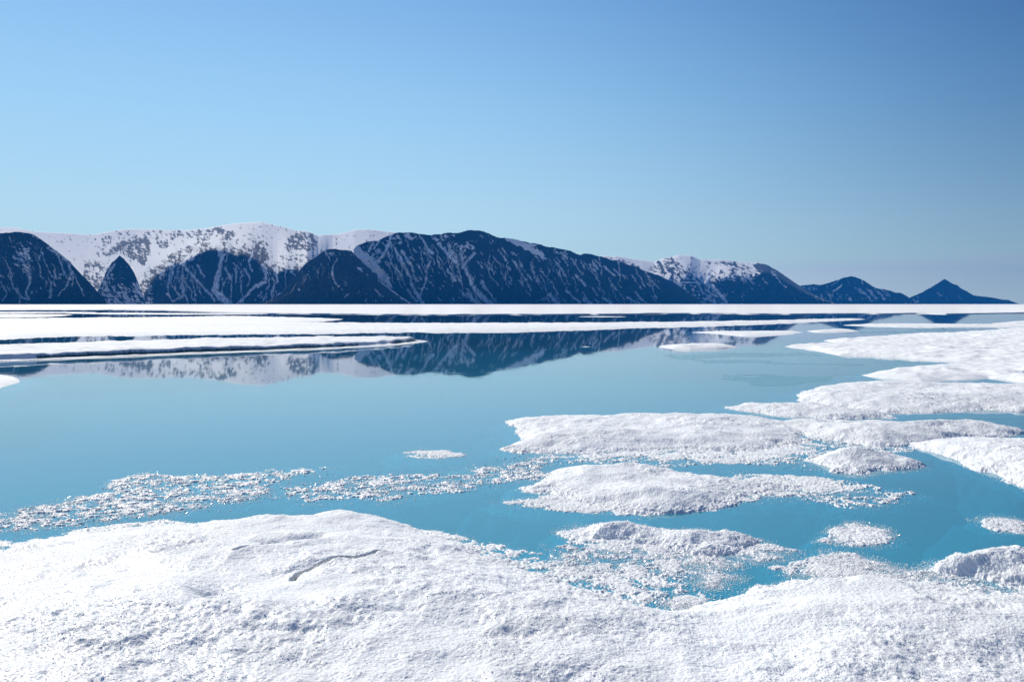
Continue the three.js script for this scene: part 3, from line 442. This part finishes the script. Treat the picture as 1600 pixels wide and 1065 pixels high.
floe('ice_floe', 'small lacy cap of slush in open water left of the right hand mound', CAT, [
  { p: [[1283, 842], [1312, 828], [1346, 820], [1382, 829], [1407, 845], [1370, 851], [1320, 850]], H: 0.035, w: 0.14, lace: 1.5 }], { sx: 0.9, sy: 0.4, crystals: 0.45, size: 0.01 });
floe('ice_floe', 'tiny lacy cap at the right edge above the big mound', CAT, [{ p: [[1538, 820], [1560, 812], [1590, 812], [1625, 820], [1600, 830], [1560, 828]], H: 0.035, w: 0.12, lace: 1.5 }], { sx: 0.9, sy: 0.4, crystals: 0.4, size: 0.01 });
floe('ice_floe', 'tall rounded white mound at the right edge', CAT, [
  { p: [[1456, 890], [1480, 880], [1520, 874], [1560, 872], [1620, 872], [1760, 875], [1760, 915], [1640, 912], [1560, 908], [1500, 904], [1466, 897]], H: 0.12, w: 0.16 }, { p: [[1440, 895], [1500, 890], [1600, 895], [1700, 900], [1700, 935], [1560, 925], [1490, 912]], H: -0.03, w: 0.2, lace: 0.6 }],
  { sx: 0.95, sy: 0.45, crystals: 0.3, size: 0.01, bumps: [[1545, 886, 0.32, 0.25, 0.05], [1620, 890, 0.3, 0.18, 0.05], [1500, 894, 0.16, 0.1, 0.04]] });
floe('ice_floe', 'pale lacy slush floe leaning on the right hump of the nearest ice', CAT, [
  { p: [[1204, 888], [1255, 878], [1283, 862], [1340, 864], [1372, 880], [1420, 892], [1460, 900], [1440, 912], [1340, 912], [1280, 904]], H: 0.02, w: 0.16, lace: 1.5 }], { sx: 0.9, sy: 0.4, crystals: 0.45, size: 0.01 });
floe('ice_floe', 'tiny lacy fleck in the teal channel', CAT, [{ p: [[1092, 908], [1115, 897], [1150, 898], [1152, 908], [1120, 915]], H: 0.02, w: 0.12, lace: 1.5 }], { sx: 0.8, sy: 0.4, crystals: 0.4, size: 0.01 });
floe('ice_floe', 'small flat slab at the shore in the teal channel', CAT, [{ p: [[1024, 946], [1050, 932], [1085, 924], [1096, 932], [1076, 946], [1048, 951]], H: 0.02, w: 0.1, lace: 0.6 }], { sx: 0.8, sy: 0.4, crystals: 0.25, size: 0.012 });
floe('ice_floe', 'little flat slush patch in open water left of the lumpy floe', CAT, [{ p: [[634, 709], [660, 705.6], [690, 704.4], [726, 707], [706, 712], [670, 713]], H: 0.035, w: 0.2, lace: 1.4 }], { sx: 0.9, sy: 0.3, crystals: 0.4, size: 0.01 });

// the nearest floe, on which the photographer stands
floe('ice_floe', 'nearest big white floe of granular snow along the bottom edge', CAT, [
  { p: [[-220, 900], [-60, 868], [0, 862], [60, 850], [130, 838], [200, 828], [300, 818], [400, 814], [470, 812], [530, 810], [590, 814], [630, 824], [690, 842], [740, 854], [790, 872], [850, 898], [900, 914], [950, 934], [1000, 950], [1040, 957], [1075, 954], [1110, 944], [1150, 930], [1200, 920], [1250, 912], [1300, 909], [1370, 908], [1450, 912], [1500, 922], [1600, 930], [1830, 945], [1830, 1330], [-230, 1330]], H: 0.17, w: 0.45, lace: 1 },
  { p: [[660, 828], [740, 846], [800, 856], [850, 864], [900, 872], [960, 882], [1010, 870], [1060, 880], [1048, 905], [1030, 938], [1000, 948], [900, 920], [780, 880]], H: 0.008, w: 0.25, lace: 1.7 },
  { p: [[-220, 850], [0, 846], [60, 840], [140, 826], [260, 812], [300, 820], [60, 870], [-220, 910]], H: 0.02, w: 0.3, lace: 1.6 }],
  { sx: 1.35, sy: 0.85, my: 12, crystals: 0.42, inner: 0.3, size: 0.0085, warp: 0.12, hum: 0.9,
    bumps: [[700, 975, 0.7, 0.25, 0.05], [940, 985, 0.6, 0.3, 0.05], [500, 830, 1.2, 0.4, 0.05], [260, 1000, 0.8, 0.3, 0.04], [1300, 925, 0.7, 0.25, 0.05], [860, 1010, 0.3, 0.2, 0.05], [25, 918, 0.22, 0.07, -0.021], [200, 968, 0.2, 0.05, -0.018], [330, 962, 0.14, 0.04, -0.027], [275, 880, 0.25, 0.05, -0.018], [560, 962, 0.2, 0.06, -0.018], [800, 1040, 0.14, 0.06, -0.030], [870, 1000, 0.12, 0.05, -0.027], [640, 1000, 0.18, 0.05, -0.018], [1250, 1040, 0.2, 0.06, -0.021], [1500, 975, 0.3, 0.06, -0.018], [90, 872, 0.5, 0.1, -0.030], [1180, 985, 0.25, 0.06, -0.015], [420, 1030, 0.2, 0.05, -0.021]],
    cuts: [{ p: [[460, 938], [474, 926], [500, 914], [545, 903], [600, 889]], w: 0.012, w1: 0.006, d: 0.3, d1: 0.04, teal: true }, { p: [[372, 896], [396, 888]], w: 0.015, d: 0.035 }, { p: [[330, 972], [352, 958]], w: 0.09, d: 0.06 }, { p: [[420, 880], [500, 866]], w: 0.07, d: 0.04 }] });
// thin new ice, a skin a few millimetres thick on the still water
const skinMat = new THREE.MeshPhysicalMaterial({ name: 'new_ice', roughness: 0.22, ior: 1.31, transparent: true, opacity: 0.26 }); skinMat.color.setRGB(0.2, 0.5, 0.56);
function skin(label, poly, seed, cut = 0.52) {
  const q = poly.map((p) => onWater(...p)), xs = poly.map((p) => p[0]), ys = poly.map((p) => p[1]), x0 = Math.min(...xs), x1 = Math.max(...xs), y0 = Math.min(...ys), y1 = Math.max(...ys);
  const cols = Math.ceil((x1 - x0) / 1.6), rows = Math.ceil((y1 - y0) / 0.45), pos = new Float32Array(cols * rows * 3), keep = new Uint8Array(cols * rows);
  for (let j = 0; j < rows; j++) for (let i = 0; i < cols; i++) {
    const k = j * cols + i, [x, z] = onWater(lerp(x0, x1, i / (cols - 1)), lerp(y0, y1, j / (rows - 1))), s = 1.3;
    pos[k * 3] = x; pos[k * 3 + 1] = 0.006; pos[k * 3 + 2] = z;
    keep[k] = polyDist(q, x, z) > 0.8 * s * (fbm(x / s, z / s, 2) - 0.3) && fbm(x / (4.2 * s) + seed, z / (1.1 * s), 4) > cut ? 1 : 0;
  }
  const idx = []; for (let j = 0; j < rows - 1; j++) for (let i = 0; i < cols - 1; i++) { const a = j * cols + i; if (keep[a] && keep[a + 1] && keep[a + cols] && keep[a + cols + 1]) idx.push(a, a + 1, a + cols + 1, a, a + cols + 1, a + cols); }
  const g = compact(pos, null, idx); g.computeVertexNormals();
  const m = new THREE.Mesh(g, skinMat); m.name = numbered('new_ice');
  add(m, label, 'thin ice', { kind: 'stuff' });
}
skin('patchy skin of thin new ice on the water left of the big right floes', [[1010, 552], [1100, 547], [1225, 543], [1300, 556], [1420, 562], [1500, 568], [1400, 575], [1330, 590], [1260, 604], [1180, 606], [1120, 585], [1080, 566]], 4, 0.47);
skin('band of thin new ice behind the largest right floe', [[1330, 511], [1420, 511], [1560, 511], [1500, 516], [1420, 521], [1340, 523]], 8, 0.4);
skin('thin ice film in the bay under the long white floe at the right', [[1410, 648], [1480, 646], [1600, 648], [1680, 655], [1600, 660], [1480, 660], [1420, 656]], 13, 0.5);
// sheets of half sunk slush: only their highest lumps stand out of the water
const SUNK = { lace: 2.4, H: -0.012, w: 0.3, shelf: 0.25 }, SHEET = { lump: 0.09, sx: 0.85, sy: 0.35, crystals: 0.14, size: 0.011, warp: 0.3, hum: 0.25 };
floe('slush_sheet', 'half sunk white slush sheet along the back of the nearest floe at the left', 'slush', [{ ...SUNK, H: -0.004, p: [[-220, 825], [0, 804], [40, 794], [100, 784], [150, 777], [210, 769], [190, 748], [230, 743], [330, 740], [450, 734], [512, 732], [470, 745], [420, 764], [380, 782], [300, 796], [200, 808], [130, 818], [60, 826], [0, 830], [-220, 850]] }], SHEET);
floe('slush_sheet', 'thin slush sheet trailing from the left belt to the lumpy floe', 'slush', [{ ...SUNK, H: -0.008, p: [[440, 764], [520, 752], [640, 746], [720, 738], [790, 728], [850, 716], [868, 728], [820, 750], [740, 762], [640, 774], [540, 776], [470, 776]] }], SHEET);
floe('slush_sheet', 'sunken slush joining the lumpy floe to the ridged floe at the right', 'slush', [{ ...SUNK, p: [[1150, 668], [1230, 672], [1290, 690], [1430, 702], [1300, 712], [1200, 724], [1050, 724], [900, 718], [1000, 706], [1150, 704]] }], SHEET);
floe('slush_sheet', 'sunken slush patch right of the rounded floe tail', 'slush', [{ ...SUNK, H: -0.016, p: [[1200, 750], [1330, 756], [1425, 774], [1400, 788], [1330, 790], [1250, 778], [1180, 780]] }], SHEET);
floe('slush_sheet', 'lacy slush sheet in the teal channel beside the nearest floe', 'slush', [{ ...SUNK, H: -0.016, p: [[960, 868], [1060, 884], [1110, 886], [1060, 900], [1020, 938], [940, 918], [860, 884], [880, 856]] }], SHEET);
floe('slush_sheet', 'sunken slush apron in front of the tall right hand mound', 'slush', [{ ...SUNK, H: -0.014, p: [[1390, 896], [1460, 894], [1560, 906], [1700, 906], [1700, 936], [1560, 930], [1450, 914]] }], SHEET);
// loose slush drifting on the water: crystals only, thick in streaks and thin at the ends
function slush(label, poly, n, seed, o = {}) {
  const r = rng(seed), q = poly.map((p) => onWater(...p)), xs = poly.map((p) => p[0]), ys = poly.map((p) => p[1]), c = onWater((Math.min(...xs) + Math.max(...xs)) / 2, (Math.min(...ys) + Math.max(...ys)) / 2), pts = [];
  for (let k = 0; k < n; k++) {
    const px = lerp(Math.min(...xs) - 20, Math.max(...xs) + 20, r()), py = lerp(Math.min(...ys) - 6, Math.max(...ys) + 6, r()), [x, z] = onWater(px, py);
    const d = polyDist(q, x + 0.3 * (fbm(x / 0.4, z / 0.4 + seed, 3) - 0.5), z + 0.4 * (fbm(x / 0.5 + 31, z / 0.3, 3) - 0.5));
    const band = fbm(x / 1.3 + z * 0.25 + seed, z / 0.22 + x * 0.12, 3), clot = fbm(x / 0.12 + seed, z / 0.12, 2);
    const p = sstep(-0.12, 0.3, d) * sstep(o.lo ?? 0.36, o.hi ?? 0.62, band) * (0.35 + 0.9 * clot);
    if (r() < p) pts.push([x - c[0], 0.007 * r() + 0.014 * sstep(0.55, 0.75, band) * r(), z - c[1]]);
  }
  const g = new THREE.Group(); g.name = numbered('slush'); g.position.set(c[0], 0, c[1]);
  const m = new THREE.InstancedMesh(shards[seed % 2], slushMat, pts.length), Q = new THREE.Quaternion(), E = new THREE.Euler(), M = new THREE.Matrix4();
  pts.forEach((p, k) => { const s = (o.size ?? 0.012) * (0.5 + 1.1 * r() * r() + (r() < 0.03 ? 1.2 : 0)); M.compose(new THREE.Vector3(...p), Q.setFromEuler(E.set((r() - 0.5) * 0.9, r() * 6.3, (r() - 0.5) * 0.9)), new THREE.Vector3(s * 1.4, s, s)); m.setMatrixAt(k, M); });
  m.name = 'ice_crystals'; m.castShadow = m.receiveShadow = true; m.userData = { kind: 'stuff' };
  g.add(m);
  add(g, label, 'slush', { kind: 'stuff' });
}
const slushMat = new THREE.MeshPhysicalMaterial({ name: 'slush_ice', roughness: 1, ior: 1.31, flatShading: true, clearcoat: 0.8, clearcoatRoughness: 0.14, side: THREE.DoubleSide }); slushMat.color.setRGB(0.93, 0.94, 0.945);
slush('glittering belt of loose slush along the back of the nearest floe at the left', [[-220, 825], [0, 806], [40, 795], [100, 785], [150, 778], [210, 770], [186, 747], [230, 742], [330, 739], [450, 733], [512, 731], [520, 742], [600, 750], [560, 768], [480, 778], [400, 784], [430, 796], [300, 808], [200, 820], [130, 830], [60, 838], [0, 842], [-220, 865]], 9000, 4, { size: 0.02, lo: 0.25, hi: 0.58 });
slush('thinning slush trail reaching from the belt to the lumpy floe', [[470, 760], [560, 747], [640, 743], [720, 736], [780, 728], [800, 716], [840, 712], [868, 726], [840, 745], [790, 758], [700, 770], [620, 774], [540, 776]], 6000, 9, { lo: 0.3, hi: 0.62, size: 0.019 });
slush('sprinkle of ice crystals in the gap between the lumpy and the rounded floe', [[740, 716], [800, 712], [900, 716], [1060, 716], [1180, 712], [1280, 712], [1360, 722], [1260, 745], [1100, 735], [980, 726], [880, 732], [800, 738]], 7000, 6, { lo: 0.4, hi: 0.68, size: 0.017 });
slush('scattered ice crystals in the teal channel beside the nearest floe', [[880, 850], [960, 866], [1060, 884], [1200, 872], [1260, 876], [1210, 912], [1120, 935], [1060, 948], [990, 944], [900, 905], [800, 862]], 6000, 12, { lo: 0.42, hi: 0.72, size: 0.014 });

renderer.render(scene, camera);
